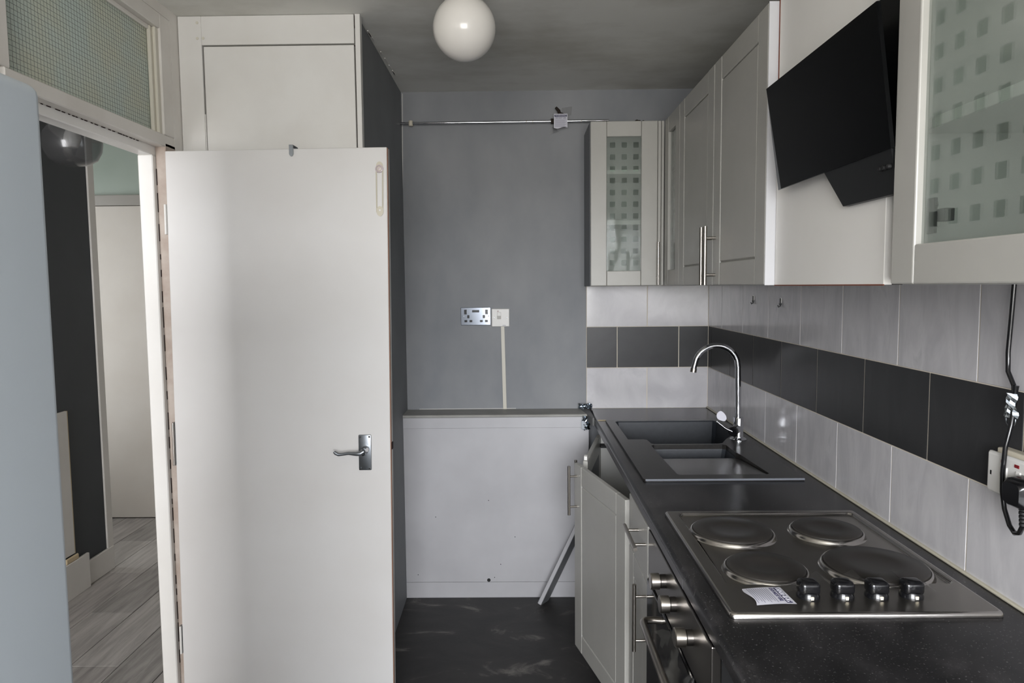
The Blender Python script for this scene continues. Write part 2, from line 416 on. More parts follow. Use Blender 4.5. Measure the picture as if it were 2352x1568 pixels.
# ---- hall
wh = struct('wall_hall', 'dark painted hall wall with white skirting')
MB().box(-2.34, -2.22, -1.6, 3.715, 0, ZT).part('plastered_wall', 'hall_dark', wh)
MB().box(-2.22, -2.205, -1.2, 3.715, 0, .125, .003).part('skirting_board', 'hall_white', wh)
MB().box(-2.22, -2.210, 3.668, 3.722, .0, ZT, .002).part('corner_trim', 'hall_white', wh)
hw = struct('wall_hall_end', 'end wall of the hall')
MB().box(-3.3, -1.25, 4.58, 4.70, 0, ZT).part('plastered_wall', 'hall_white', hw)
MB().box(-3.3, -3.2, 3.7, 4.58, 0, ZT).part('side_wall', 'hall_white', hw)
MB().box(-3.3, -2.34, 3.60, 3.715, 0, ZT).part('return_wall', 'hall_white', hw)
MB().box(-1.25, -1.165, 3.6, 4.70, 0, ZT).part('return_wall', 'hall_white', hw)
MB().box(-3.3, -1.25, -1.7, -1.6, 0, ZT).part('near_wall', 'hall_white', hw)
d2 = struct('door_2', 'cream flush door at the end of the hall', (-2.35, 4.54, 0))
MB().box(-2.755, -1.995, 4.540, 4.578, .006, 2.035, .002).part('leaf', 'hall_door_paint', d2)
MB().box(-2.80, -1.95, 4.535, 4.579, 2.038, 2.105, .003).part('door_head', 'grey_trim', d2)
MB().box(-2.80, -2.757, 4.535, 4.579, 0, 2.036, .003).part('door_jamb', 'grey_trim', d2)
MB().box(-1.993, -1.95, 4.535, 4.579, 0, 2.036, .003).part('door_jamb', 'grey_trim', d2)
MB().box(-2.79, -1.96, 4.560, 4.579, 2.107, ZT-.002).part('over_panel', 'mint_panel', d2, label='mint green panel over the hall door')
# hall floor: laminate planks
fh = sm(MB().box(-3.3, -1.165, -1.6, 4.75, -.06, -.008).part('floor_hall', 'dark_gap'), 'hall floor of grey wood-look laminate planks')
k = 0
for i in range(11):
    x0 = -3.2+i*.198
    x1 = min(x0+.1950, -1.178)
    if x1-x0 < .03: continue
    y = -1.2 - (i*.47) % 1.2
    while y < 4.56:
        y0, y1 = max(y, -1.2), min(y+1.2, 4.578)
        if y1-y0 > .05 and y1 > .4:
            MB().box(x0, x1, y0+.0008, y1-.0008, -.008, 0, .0012).part('plank', 'laminate_%d' % ((i*2+k) % 3), fh)
        y += 1.2; k += 1

# ---- tiles
gr = MB().box(XW-.0009, XW+.008, .30, YB, ZW-.03, 1.4985).part('grout', 'grout', wr)
gb = MB().box(.3285, XW+.0035, YB-.0043, YB, ZW, 1.4985).part('grout', 'grout', wb)
TM = {}
def tile(parent, mname, axis, a0, a1, z0, z1):
    """one wall tile; alike tiles share their mesh"""
    L, Hh = round(a1-a0, 3), round(z1-z0, 3); key = (mname, axis, L, Hh)
    if key not in TM:
        if axis == 'y': TM[key] = MB().box(0, .006, -L/2, L/2, -Hh/2, Hh/2, .0012).mesh('tile', mname)
        else: TM[key] = MB().box(-L/2, L/2, -.0052, 0, -Hh/2, Hh/2, .0012).mesh('tile', mname)
    o = bpy.data.objects.new('tile', TM[key]); COL.objects.link(o); o.parent = parent
    o.location = (XW-.002, (a0+a1)/2, (z0+z1)/2) if axis == 'y' else ((a0+a1)/2, YB, (z0+z1)/2)
rows = ((.8957, 1.0957, 'tile_white', 2.653), (1.0977, 1.2977, 'tile_black', 3.107), (1.2997, 1.4977, 'tile_white', 2.640))
G2 = .0017
for z0, z1, mn, y0 in rows:
    s = [y0+.302*i for i in range(3, -12, -1)]
    s = [YB-.006] + [q for q in s if .33 < q < YB-.02] + [.31]
    for a, b in zip(s, s[1:]):
        if a-b > .012: tile(wr, mn, 'y', b+G2, a-G2, z0, z1)
for (z0, z1, mn, _), xs in zip(rows, ((.329, .627, XW-.001), (.329, .480, .782, XW-.001), (.329, .627, XW-.001))):
    for a, b in zip(xs, xs[1:]): tile(wb, mn, 'x', a+G2, b-G2, z0, z1)
MB().box(XW-.010, XW+.002, .31, YB-.006, ZW, ZW+.006, .002).part('sealant_bead', 'sealant', wr)

# ---- boxing below the back ledge
t1 = struct('trim_1', 'white boxed-in panel under the grey ledge of the back wall', (-.13, 3.32, 0))
MB().box(-.585, .325, 3.322, YB, .078, .882).part('panel', 'boxing_white', t1)
MB().box(-.585, .325, 3.3195, 3.325, .830, .8815, .002).part('top_rail', 'boxing_white', t1)
MB().box(-.585, .330, 3.316, YB, .8825, .895, .003).part('ledge', 'ledge_grey', t1)
MB().box(-.585, .325, 3.3205, YB, 0, .0765, .001).part('skirting_board', 'boxing_white', t1)
MB().lathe([(.0, .0), (.0085, 0), (.0085, .001), (0, .001)], (-.158, 3.3208, .087), 20, Matrix.Rotation(PI/2, 4, 'X')).part('pipe_hole', 'black_matt', t1)
b = MB()
for x, z in ((-.13, .10), (-.10, .165), (-.155, .48), (.15, .112), (-.03, .30), (-.5, .115), (-.41, .4)):
    b.lathe([(0, 0), (.0022, 0), (.0022, .0008), (0, .0008)], (x, 3.3216, z), 10, Matrix.Rotation(PI/2, 4, 'X'))
b.part('nail_hole', 'black_matt', t1)

# ------------------------------------------------------------------ kitchen doorway frame, transom, door
fr = struct('trim_2', 'white painted door frame of the kitchen doorway')
# far jamb: rebate piece on the kitchen side and stop towards the hall
MB().box(-1.200, XF, 2.372, 2.440, 0, 1.985, .002).part('rebate', 'rebate_paint', fr)
MB().box(-1.250, -1.200, 2.352, 2.440, 0, 1.944, .003).part('door_stop', 'white_gloss', fr)
b = MB()   # flaking paint line in the rebate
z = .2
while z < 1.90:
    h = random.uniform(.015, .07); b.box(-1.1995, -1.1968, 2.3708, 2.3722, z, z+h); z += h+random.uniform(.01, .06)
b.part('paint_chip', 'dark_gap', fr)
# near jamb
MB().box(-1.200, XF, 1.600, 1.640, 0, 1.985, .002).part('rebate', 'frame_white', fr)
MB().box(-1.250, -1.200, 1.600, 1.655, 0, 1.944, .003).part('door_stop', 'white_gloss', fr)
# head (transom bar)
MB().box(-1.200, XF, 1.640, 2.440, 1.972, 2.012, .003).part('transom_bar', 'frame_white', fr)
MB().box(-1.250, -1.200, 1.640, 2.440, 1.944, 2.004, .003).part('door_stop', 'white_gloss', fr)
b = MB(); y = 1.72
while y < 2.28:
    h = random.uniform(.006, .02); b.box(-1.1995, -1.197, y, y+h, 1.970, 1.9725); y += h+random.uniform(.004, .02)
b.part('paint_chip', 'dark_gap', fr)
# transom window
tw = struct('window_1', 'wired obscured glass transom above the kitchen doorway')
MB().box(-1.236, XF, 2.372, 2.440, 2.012, 2.40, .002).part('window_frame', 'frame_white', tw)
MB().box(-1.236, XF, 1.600, 1.660, 2.012, 2.40, .002).part('window_frame', 'frame_white', tw)
MB().box(-1.236, XF, 1.660, 2.372, 2.352, 2.40, .002).part('window_frame', 'frame_white', tw)
for a in (('y', 2.338, 2.372), ('y', 1.660, 1.672)):
    MB().box(-1.194, -1.182, a[1], a[2], 2.012, 2.352, .003).part('glazing_bead', 'cream_trim', tw)
MB().box(-1.182, -1.172, 2.352, 2.372, 2.012, 2.352, .002).part('glazing_bead', 'cream_trim', tw)
MB().box(-1.194, -1.184, 1.672, 2.338, 2.338, 2.352, .003).part('glazing_bead', 'frame_white', tw)
MB().box(-1.2005, -1.1955, 1.662, 2.370, 2.012, 2.352).part('pane', 'obscured_glass', tw)
b = MB()
for i in range(27): b.box(-1.1953, -1.1945, 1.672, 2.338, 2.018+i*.0125-.0003, 2.018+i*.0125+.0003)
for i in range(54): b.box(-1.1953, -1.1947, 1.676+i*.0125-.00012, 1.676+i*.0125+.00012, 2.012, 2.340)
b.part('wire_mesh', 'wire', tw)['kind'] = 'stuff'

# kitchen door, standing open against the cupboard
dr = struct('door_1', 'white flush kitchen door standing open', (-1.1865, 2.361, 0))
W_, H_ = .737, 1.956
def D(b, *a, **k): return b
MB().box(.003, W_-.002, 0, .039, .008, H_, .0025, 2).part('leaf', 'white_door', dr, local=True)
MB().box(W_-.002, W_, .004, .016, .01, H_-.002).part('lipping', 'raw_wood', dr, local=True, label='bare brown wood showing on the chipped door edge')
MB().box(W_-.0022, W_-.0002, .016, .038, .01, H_-.002).part('lipping', 'hall_white', dr, local=True)
MB().box(W_-.001, W_+.003, .010, .030, .952, .975).part('latch', 'dark_gap', dr, local=True)
hd = MB().box(.628, .671, -.0055, 0, .884, 1.006, .003, 2).part('door_handle', 'dull_chrome', dr, True, True, label='chrome scroll lever handle on a back plate')
MB().lathe([(.0, 0), (.012, 0), (.012, .018), (.010, .022), (.010, .046), (.0115, .05), (.0, .052)], (.653, -.005, .957), 20, Matrix.Rotation(PI/2, 4, 'X')).part('spindle_boss', 'chrome', hd, True, True)
MB().tube([(.655, -.050, .959), (.645, -.054, .953), (.630, -.054, .952), (.605, -.053, .954), (.585, -.053, .951), (.572, -.053, .950), (.563, -.053, .954), (.557, -.053, .960)],
          [.0085, .0085, .0068, .0050, .0050, .0055, .006, .0045], 14).part('lever', 'dull_chrome', hd, True, True)
for x in (.634, .665):
    for z in (.891, .999):
        MB().lathe([(0, 0), (.0036, 0), (.003, .0015), (0, .002)], (x, -.0055, z), 12, Matrix.Rotation(PI/2, 4, 'X')).part('screw', 'chrome', hd, True, True)
for i, (z0, z1) in enumerate(((1.684, 1.782), (.905, 1.052), (.240, .338))):
    MB().box(-.006, .003, -.003, .030, z0, z1, .001).part('hinge', 'white_gloss' if i == 0 else 'dull_chrome', dr, local=True)
    b = MB().cyl((-.001, -.004, z0), (-.001, -.004, z1), .0038, 10)
    b.part('hinge_knuckle', 'white_gloss' if i != 1 else 'satin_steel', dr, True, True)
# translucent safety strap stuck near the top corner
st = MB().tube([(.7005, -.002, 1.880), (.7005, -.002, 1.745)], .0022, 8).tube([(.7215, -.002, 1.880), (.7200, -.002, 1.745)], .0022, 8) \
    .part('safety_strap', 'clear_strap', dr, True, True, label='clear plastic safety strap near the top of the door')
MB().lathe([(0, 0), (.0135, 0), (.0125, .004), (.009, .005), (.007, .002), (.003, .003), (0, .004)], (.710, 0, 1.886), 24, Matrix.Rotation(PI/2, 4, 'X')).part('strap_button', 'pink_strap', st, True, True)
MB().prism([(.711+.0115*math.cos(t), 1.893+.0165*math.sin(t)) for t in [2*PI*k/20 for k in range(20)]], 'y', -.0025, 0).part('strap_end', 'clear_strap', st, True, True)
MB().prism([(.7005+.0+.0105+.0115*math.cos(t), 1.748+.0165*math.sin(t)) for t in [2*PI*k/20 for k in range(20)]], 'y', -.004, 0).part('strap_end', 'clear_strap', st, True, True)
MB().lathe([(0, 0), (.003, 0), (.003, .001), (0, .001)], (.711, -.004, 1.751), 12, Matrix.Rotation(PI/2, 4, 'X')).part('strap_stud', 'white_plastic', st, True, True)

# door meshes sheared to fit the camera view: sides lean, top edge rises
for o_ in [dr]+list(dr.children_recursive):
    if o_.type == 'MESH':
        for v_ in o_.data.vertices: v_.co.x += .0108*v_.co.z; v_.co.z += .0066*v_.co.x*(v_.co.z > 1.5)
# over-door hook
hk = thing('over_door_hook', 'small grey metal hook over the top of the open white door', 'hook', (-.743, 2.357, 1.95))
b = MB().box(-.7505, -.7365, 2.3555, 2.3585, 1.944, 1.9705, .0006).box(-.7505, -.7365, 2.3555, 2.408, 1.9690, 1.9710, .0004).box(-.7505, -.7365, 2.4060, 2.408, 1.952, 1.970, .0004)
b.part('strap', 'dull_chrome', hk)
MB().prism([(-.7435+.007*math.cos(t), 1.945+.0115*math.sin(t)) for t in [PI+PI*k/12 for k in range(13)]], 'y', 2.3545, 2.3580).part('tip', 'dull_chrome', hk)

# ------------------------------------------------------------------ built-in cupboard
cp = thing('built_in_cupboard', 'tall white built-in cupboard behind the open kitchen door', 'cupboard', (-.85, 2.493, 0))
Yc = 2.493
MB().box(-1.163, -1.083, Yc, Yc+.03, 0, ZT-.001, .0015).part('stile', 'cupboard_white', cp)
MB().box(-1.0828, -.5575, Yc, Yc+.03, 2.337, ZT-.001, .0015).part('top_rail', 'cupboard_white', cp)
MB().prism([(-.5545, 0), (-.5445+.0, 0), (-.5365, ZT-.001), (-.5535, ZT-.001)], 'y', Yc, Yc+.03).part('stile', 'cupboard_white', cp)
MB().box(-.5570, -.5550, Yc+.004, Yc+.02, 2.39, 2.43).part('crack', 'dark_gap', cp)
dc = MB().box(-1.0765, -.5585, Yc-.001, Yc+.019, .10, 2.3315, .0015).part('cupboard_door', 'cupboard_white', cp)
MB().box(-1.0815, -1.0785, Yc-.0005, Yc+.004, 1.96, 2.105, .0006).part('hinge', 'cupboard_white', dc)
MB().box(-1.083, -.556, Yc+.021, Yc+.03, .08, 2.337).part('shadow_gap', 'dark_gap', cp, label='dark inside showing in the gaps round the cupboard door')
MB().prism([(-.5475, Yc+.03), (-.5590, YB-.001), (-.586, YB-.001), (-.5725, Yc+.03)], 'z', 0, ZT-.001).part('side_panel', 'alcove_grey', cp, label='dark grey painted cupboard side')
for x, z in ((-1.096, 2.412), (-1.097, 2.360), (-1.077, 2.360)):
    MB().lathe([(.0, .0), (.005, 0), (.0045, .0012), (0, .0008)], (x, Yc, z), 14, Matrix.Rotation(PI/2, 4, 'X')).part('screw_cap', 'cream_trim', cp)

# ------------------------------------------------------------------ fridge
fg = thing('fridge_freezer', 'tall grey fridge standing at the left edge beside the doorway', 'fridge', (-.75, .38, 0))
MB().box(-1.05, -.503, .085, .678, .04, 1.685, .006, 2).part('cabinet', 'fridge_paint', fg)
MB().box(-.498, -.447, .080, .680, .66, 1.694, .012, 4).part('fridge_door', 'fridge_paint', fg, True)
MB().box(-.498, -.447, .080, .680, .05, .650, .012, 4).part('freezer_door', 'fridge_paint', fg, True)
for x in (-1.0, -.55):
    for y in (.13, .63): MB().cyl((x, y, 0), (x, y, .045), .018, 12).part('foot', 'black_matt', fg)

# ------------------------------------------------------------------ ceiling globes
gl = thing('globe_ceiling_light', 'white opal globe light under the kitchen ceiling', 'lamp', (-.158, 2.2, ZT))
R_ = .0945
MB().lathe([(R_*math.sin(t), -R_*math.cos(t)) for t in [max(1e-9, PI*k/28) for k in range(26)]], (-.158, 2.2, 2.2775), 48).part('globe', 'opal_glass', gl, True)
MB().lathe([(0, ZT), (.062, ZT), (.060, 2.395), (.046, 2.385), (.044, 2.355), (0, 2.355)], (-.158, 2.2, 0), 32).part('gallery', 'white_plastic', gl, True)
hg = thing('smoked_globe_pendant', 'smoked glass globe pendant hanging in the hall', 'lamp', (-1.708, 2.75, ZT))
MB().lathe([(.031, .088), (.072, .072), (.097, .035), (.1035, 0), (.099, -.030), (.083, -.062), (.055, -.080), (.025, -.0865), (.0, -.088)], (-1.708, 2.75, 2.066), 40).part('globe', 'smoked_glass', hg, True)
MB().lathe([(0, .13), (.014, .13), (.032, .095), (.032, .080), (0, .080)], (-1.708, 2.75, 2.066), 24).part('cap', 'black_matt', hg, True)
MB().lathe([(0, .04), (.012, .04), (.028, .0), (.030, -.02), (.018, -.046), (0, -.05)], (-1.708, 2.75, 2.095), 24).part('bulb', 'opal_glass', hg, True)
MB().cyl((-1.708, 2.75, 2.19), (-1.708, 2.75, ZT), .003, 8).part('flex', 'black_matt', hg)
MB().lathe([(0, ZT), (.04, ZT), (.035, ZT-.02), (0, ZT-.022)], (-1.708, 2.75, 0), 24).part('ceiling_rose', 'black_matt', hg, True)

# ------------------------------------------------------------------ hall bits beside the fridge
hx = thing('pipe_box', 'low white box at the foot of the dark hall wall', 'box', (-2.2, 3.3, 0))
MB().box(-2.204, -2.190, 3.10, 3.474, 0, .178, .002).part('box_front', 'hall_white', hx)
MB().box(-2.204, -2.193, 3.30, 3.397, .178, .205, .004).part('plaster_edge', 'plaster', hx, label='broken yellowish plaster on the box')
hp = thing('leaning_panel', 'white board with a bare edge by the dark hall wall', 'board', (-2.2, 3.2, .21))
MB().box(-2.218, -2.2015, 2.95, 3.380, .21, .918, .002).part('board', 'hall_white', hp)
MB().box(-2.217, -2.2025, 3.380, 3.385, .21, .918).part('edge', 'plaster', hp)

# ------------------------------------------------------------------ pipe along the back wall, valve, warning tag
pp = thing('wall_pipe', 'thin shiny metal pipe running along the top of the back wall', 'pipe', (-.06, 3.44, 2.28))
MB().cyl((-.556, 3.437, 2.2785), (.433, 3.437, 2.2815), .0064, 14).part('tube', 'chrome', pp, True)
for x in (.04, .07, .30): MB().cyl((x, 3.437, 2.2803), (x+.004, 3.437, 2.2803), .0068, 14).part('joint', 'satin_steel', pp, True)
MB().tube([(-.509, 3.437, 2.280), (-.509, 3.470, 2.281), (-.509, 3.477, 2.281)], .0085, 12).lathe([(0, -.012), (.010, -.012), (.011, 0), (.010, .012), (0, .012)], (-.509, 3.437, 2.2787), 16).part('clip', 'yellowed_plastic', pp, True)
vl = thing('gas_valve', 'dark brown valve lever above the pipe behind the paper tag', 'valve', (.19, 3.45, 2.28))
MB().cyl((.158, 3.437, 2.281), (.172, 3.437, 2.281), .0125, 14).part('collar', 'brown_rag', vl, True)
MB().tube([(.196, 3.437, 2.287), (.200, 3.437, 2.312), (.196, 3.440, 2.330), (.182, 3.440, 2.346)], [.009, .009, .008, .006], 10).tube([(.200, 3.437, 2.318), (.214, 3.437, 2.314), (.222, 3.437, 2.298)], [.006, .006, .004], 8).part('lever', 'brown_rag', vl, True)
def warning(root, P, U, V, N, w, h, name='sheet', scale=1.):
    """paper warning notice: P its lower left, U along the lines, V up the sheet, N out of it"""
    P, U, V, N = Vector(P), Vector(U).normalized(), Vector(V).normalized(), Vector(N).normalized()
    R = Matrix((U, V, N)).transposed().to_4x4()
    def at(u, v, n=.0): return P+U*u+V*v+N*n
    def bend(u, v): return .0035*math.sin(u/w*PI*.9)*(1-v/h) + .002*math.sin(v/h*2.5)
    b = MB().grid(10, 10, lambda s, t: at(s*w, t*h - (.004*math.sin(s*PI*2) if t == 0 else 0), bend(s*w, t*h)))
    sh = b.part(name, 'paper', root, True)
    def strip(b, u0, u1, v0, v1, e):
        b.grid(8, 1, lambda s, t: at(u0+(u1-u0)*s, v0+(v1-v0)*t, bend(u0+(u1-u0)*s, v0+(v1-v0)*t)+e))
    b = MB(); strip(b, .05*w, .95*w, .78*h, .93*h, .0004); b.part('band', 'ink', sh)
    def txt(body, size, u, v, m, nm):
        M = Matrix.Translation(at(u, v, bend(u, v)+.0010)) @ R
        MB().text(body, size, M).part(nm, m, sh)
    txt('WARNING', .165*h, .5*w, .855*h, 'paper', 'heading')
    txt('DO NOT USE', .125*h, .5*w, .685*h, 'ink', 'subheading')
    b = MB()
    for i in range(10):
        v0 = (.57-.055*i)*h; strip(b, .08*w, (.92-.12*((i*7) % 3)*.5)*w, v0, v0+.016*h, .0005)
    b.part('small_print', 'ink_grey', sh)['kind'] = 'stuff'
pt = thing('warning_tag', 'white paper warning tag hung on the pipe of the back wall', 'label', (.2, 3.405, 2.3))
warning(pt, (.171, 3.406, 2.243), (1, 0, 0), (0, 0, 1), (0, -1, 0), .064, .065)
for nm, q, lb in (('clear_tape', ((.205, 2.305), (.258, 2.318), (.262, 2.358), (.215, 2.352)), 'scrap of clear tape on the grey wall above the pipe'),
                  ('clear_tape', ((.150, 2.225), (.165, 2.262), (.176, 2.262), (.200, 2.240)), 'scrap of clear tape on the grey wall below the pipe')):
    tag(MB().prism(list(q), 'y', 3.4745, 3.4752).part(nm, 'clear_film'), lb, 'tape')

# ------------------------------------------------------------------ sockets and trunking on the back wall
ds = thing('double_socket', 'polished chrome double socket on the grey back wall', 'socket', (-.2135, YB, 1.356))
MB().box(-.2868, -.1395, 3.4715, 3.4765, 1.3125, 1.3995, .0018, 2).part('plate', 'plate_chrome', ds)
for x in (-.2635, -.160): MB().box(x-.0065, x+.0065, 3.4690, 3.472, 1.366, 1.389, .001).part('rocker', 'black_plastic', ds)
for cx, d in ((-.250, 1), (-.1735, -1)):
    MB().box(cx-.0055, cx+.0055, 3.4706, 3.472, 1.347, 1.362, .0008).part('earth_slot', 'black_plastic', ds)
    for q in (-.0125, .0125): MB().box(cx+q-.0068, cx+q+.0068, 3.4706, 3.472, 1.3275, 1.338, .0008).part('pin_slot', 'black_plastic', ds)
MB().box(-.231, -.196, 3.4700, 3.472, 1.3755, 1.3865, .001).part('usb_module', 'black_plastic', ds)
for x in (-.2725, -.150): MB().lathe([(0, 0), (.0036, 0), (.003, .001), (0, .0012)], (x, 3.4715, 1.357), 12, Matrix.Rotation(PI/2, 4, 'X')).part('screw', 'dull_chrome', ds, True)
fs = thing('fused_switch', 'square white switch plate next to the chrome socket', 'switch', (-.092, YB, 1.35))
MB().box(-.1355, -.0485, 3.466, 3.4765, 1.3045, 1.3925, .003, 2).part('plate', 'white_plastic', fs)
MB().box(-.1085, -.0895, 3.463, 3.467, 1.342, 1.376, .0015).part('rocker', 'white_plastic', fs)
MB().box(-.1085, -.0895, 3.4622, 3.464, 1.342, 1.358, .001).part('rocker_shade', 'grey_trim', fs)
MB().box(-.1070, -.1010, 3.4650, 3.467, 1.3785, 1.3825, .0005).part('neon', 'red_neon', fs)
MB().box(-.083, -.066, 3.4655, 3.467, 1.3095, 1.3115).part('marking', 'ink_grey', fs)
for x in (-.123, -.061): MB().lathe([(0, 0), (.003, 0), (.0025, .001), (0, .0012)], (x, 3.466, 1.349), 10, Matrix.Rotation(PI/2, 4, 'X')).part('screw', 'dull_chrome', fs, True)
tk = MB().prism([(-.0905, 1.3045), (-.0735, 1.3045), (-.0665, .896), (-.0835, .896)], 'y', 3.465, 3.4768).part('cable_trunking', 'cream_trim')
tag(tk, 'narrow cream cable trunking running down from the white switch plate', 'trunking')

ds.rotation_euler = (0, 0, -.033); ds.location.y -= .0012      # plate turned so the window edge falls within its reflection
# ------------------------------------------------------------------ unit doors
def rot_about(p, a): return Matrix.Translation(p) @ Matrix.Rotation(a, 4, 'Z') @ Matrix.Translation(-Vector(p))
def unit_door(parent, face, u0, u1, z0, z1, glass=None, sw=.078, th=.019, name='door', handle=None, flip=1, hl=.19):
    """routed shaker door made in room coordinates of parent.
    face('x'|'y'): ('x', xfront) looks to -x with u = y ; ('y', yfront) looks to -y with u = x"""
    ax, f = face
    def bx(b, a0, a1, c0, c1, d0, d1, bev=.003):
        if ax == 'x': b.box(f+d0, f+d1, a0, a1, c0, c1, bev, 2)
        else: b.box(a0, a1, f+d0, f+d1, c0, c1, bev, 2)
        return b
    d = bx(MB(), u0+.010, u1-.010, z0+.010, z1-.010, th*.55, th-.0005, .0) if glass is None else None
    dr_ = bpy.data.objects.new(name, None); COL.objects.link(dr_); dr_.parent = parent; dr_.empty_display_size = .03
    bx(MB(), u0, u0+sw, z0, z1, 0, th).part('stile', 'unit_foil', dr_)
    bx(MB(), u1-sw, u1, z0, z1, 0, th).part('stile', 'unit_foil', dr_)
    g = .0005
    bx(MB(), u0+sw+g, u1-sw-g, z0, z0+sw*.93, .0006, th).part('rail', 'unit_foil', dr_)
    bx(MB(), u0+sw+g, u1-sw-g, z1-sw*.93, z1, .0006, th).part('rail', 'unit_foil', dr_)
    if glass is None:
        d.part('back_board', 'unit_carcass', dr_)
        # centre field with a sloped border
        a0, a1, c0, c1 = u0+sw+.0006, u1-sw-.0006, z0+sw*.93+.0006, z1-sw*.93-.0006
        def L(i, dd):
            P = [(a0+i, c0+i), (a1-i, c0+i), (a1-i, c1-i), (a0+i, c1-i)]
            return [((f+dd, p[0], p[1]) if ax == 'x' else (p[0], f+dd, p[1])) for p in P]
        MB().loft([L(0, th-.001), L(0, .0062), L(.0012, .0058), L(.0048, .0016), L(.0060, .0012)], False, True).part('panel', 'unit_foil', dr_)
    else:
        bx(MB(), u0+sw-.006, u1-sw+.006, z0+sw*.93-.006, z1-sw*.93+.006, .012, .016, .0).part('glass_pane', glass, dr_)
    return dr_
def bar_handle(parent, p0, p1, out, posts, r=.006, name='handle'):
    """round bar on two posts; out = direction from the posts' feet to the bar"""
    p0, p1, out = Vector(p0), Vector(p1), Vector(out)
    b = MB().cyl(p0, p1, r, 14)
    for t in posts:
        q = p0.lerp(p1, t); b.cyl(q, q-out, r*.72, 10)
    return b.part(name, 'satin_steel', parent, True)

# ------------------------------------------------------------------ wall units
ZU0, ZU1 = 1.498, 2.222
def carcass(parent, x0, x1, y0, y1, z0, z1, open_side, t=.016):
    b = MB()
    b.box(x0, x1, y0, y1, z0, z0+t, .0008).box(x0, x1, y0, y1, z1-t, z1, .0008)
    if open_side == 'x':   # open towards -x
        b.box(x0, x1, y0, y0+t, z0+t, z1-t, .0008).box(x0, x1, y1-t, y1, z0+t, z1-t, .0008).box(x1-.008, x1, y0+t, y1-t, z0+t, z1-t)
    else:
        b.box(x0, x0+t, y0, y1, z0+t, z1-t, .0008).box(x1-t, x1, y0, y1, z0+t, z1-t, .0008).box(x0+t, x1-t, y1-.008, y1, z0+t, z1-t)
    return b.part('carcass', 'unit_carcass', parent)
u1 = thing('wall_unit', 'narrow glass-door wall unit facing the camera above the white tiles', 'wall unit', (.48, 3.477, ZU0), group='kitchen wall units')
carcass(u1, .323, .645, 3.205, YB-.001, ZU0, ZU1, 'y')
for z in (1.995, 1.772): MB().box(.340, .628, 3.207, 3.466, z, z+.019, .001).part('shelf', 'white_plastic', u1)
dd = unit_door(u1, ('y', 3.182), .321, .617, ZU0+.001, ZU1-.001, 'etched_glass_front', .0715)
bar_handle(dd, (.6165, 3.154, 1.502), (.6165, 3.154, 1.690), (.0, -.028, 0), (.175, .86), .0056)
b = MB().box(.619, .6325, 3.184, 3.203, ZU0+.001, ZU1-.001, .002).box(.634, .646, 3.180, 3.203, ZU0+.001, ZU1-.001, .003)
b.part('corner_post', 'unit_foil', u1)
MB().box(.3195, .3225, 3.205, YB-.001, ZU0, ZU1, .0005).part('end_panel', 'carcass_shade', u1, label='grey shaded end panel')
XU = .647
def side_unit(y0, y1, label, glass=None, hy=None, shelves=(), sw=.078):
    u = thing('wall_unit', label, 'wall unit', (.79, (y0+y1)/2, ZU0), group='kitchen wall units')
    carcass(u, XU+.021, XW-.001, y0+.001, y1-.001, ZU0, ZU1, 'x')
    d = unit_door(u, ('x', XU), y0+.0015, y1-.0015, ZU0+.001, ZU1-.001, glass, sw)
    if hy: bar_handle(d, (XU-.034, hy, 1.500), (XU-.034, hy, 1.692), (-.034, 0, 0), (.17, .80), .0062)
    for z in shelves: MB().box(XU+.03, XW-.010, y0+.018, y1-.018, z, z+.018, .001).part('shelf', 'white_plastic', u)
    return u
side_unit(2.892, 3.178, 'narrow glass-door wall unit facing left, in the corner beside the front-facing one', 'etched_glass_side', None, (1.995, 1.772), .0715)
side_unit(2.387, 2.890, 'solid grey-cream wall unit between the corner glass unit and the next solid one', None, 2.402)
u3 = side_unit(1.882, 2.385, 'solid grey-cream wall unit right beside the black cooker hood', None, 2.352)
MB().box(XU+.0005, XU+.0265, 1.8785, 1.8815, ZU0, ZU1, .0005).part('side_edge', 'unit_edge', u3, label='white side edge of the unit')
u4 = side_unit(.640, 1.246, 'large glass-door wall unit at the right edge with a silver hinge inside', 'etched_glass_side', None, (1.752,), .070)
# cup hinge seen through the glass
h_ = MB().box(.668, .684, 1.128, 1.150, 1.598, 1.618, .001).part('hinge', 'black_matt', u4)
MB().lathe([(0, 0), (.009, 0), (.009, .004), (0, .005)], (.670, 1.158, 1.626), 16, Matrix.Rotation(-PI/2, 4, 'Y')).lathe([(0, 0), (.008, 0), (.008, .003), (0, .004)], (.670, 1.158, 1.590), 16, Matrix.Rotation(-PI/2, 4, 'Y')).part('hinge_screw', 'chrome', h_, True)
MB().box(.664, .670, 1.150, 1.170, 1.580, 1.637, .001).part('hinge_plate', 'hinge_steel', h_)
# blank panel behind the hood
fp = thing('filler_panel', 'plain white panel on the wall behind the black cooker hood', 'panel', (.68, 1.58, ZU0))
MB().box(.673, .689, 1.318, 1.8775, ZU0, 2.2600, .001).part('board', 'panel_white', fp)
MB().box(.6725, .6745, 1.318, 1.8775, ZU0-.0015, ZU0+.001).part('rusty_edge', 'rust', fp)
MB().box(.6722, .673, 1.872, 1.8775, 1.86, 2.26).part('gap_line', 'rust', fp)
MB().box(.690, .700, 1.249, 1.335, ZU0, 2.26).part('gap_backing', 'dark_gap', fp)

# ------------------------------------------------------------------ cooker hood
hd = thing('cooker_hood', 'slanted black glass cooker hood between the wall units', 'cooker hood', (.66, 1.54, 1.65))
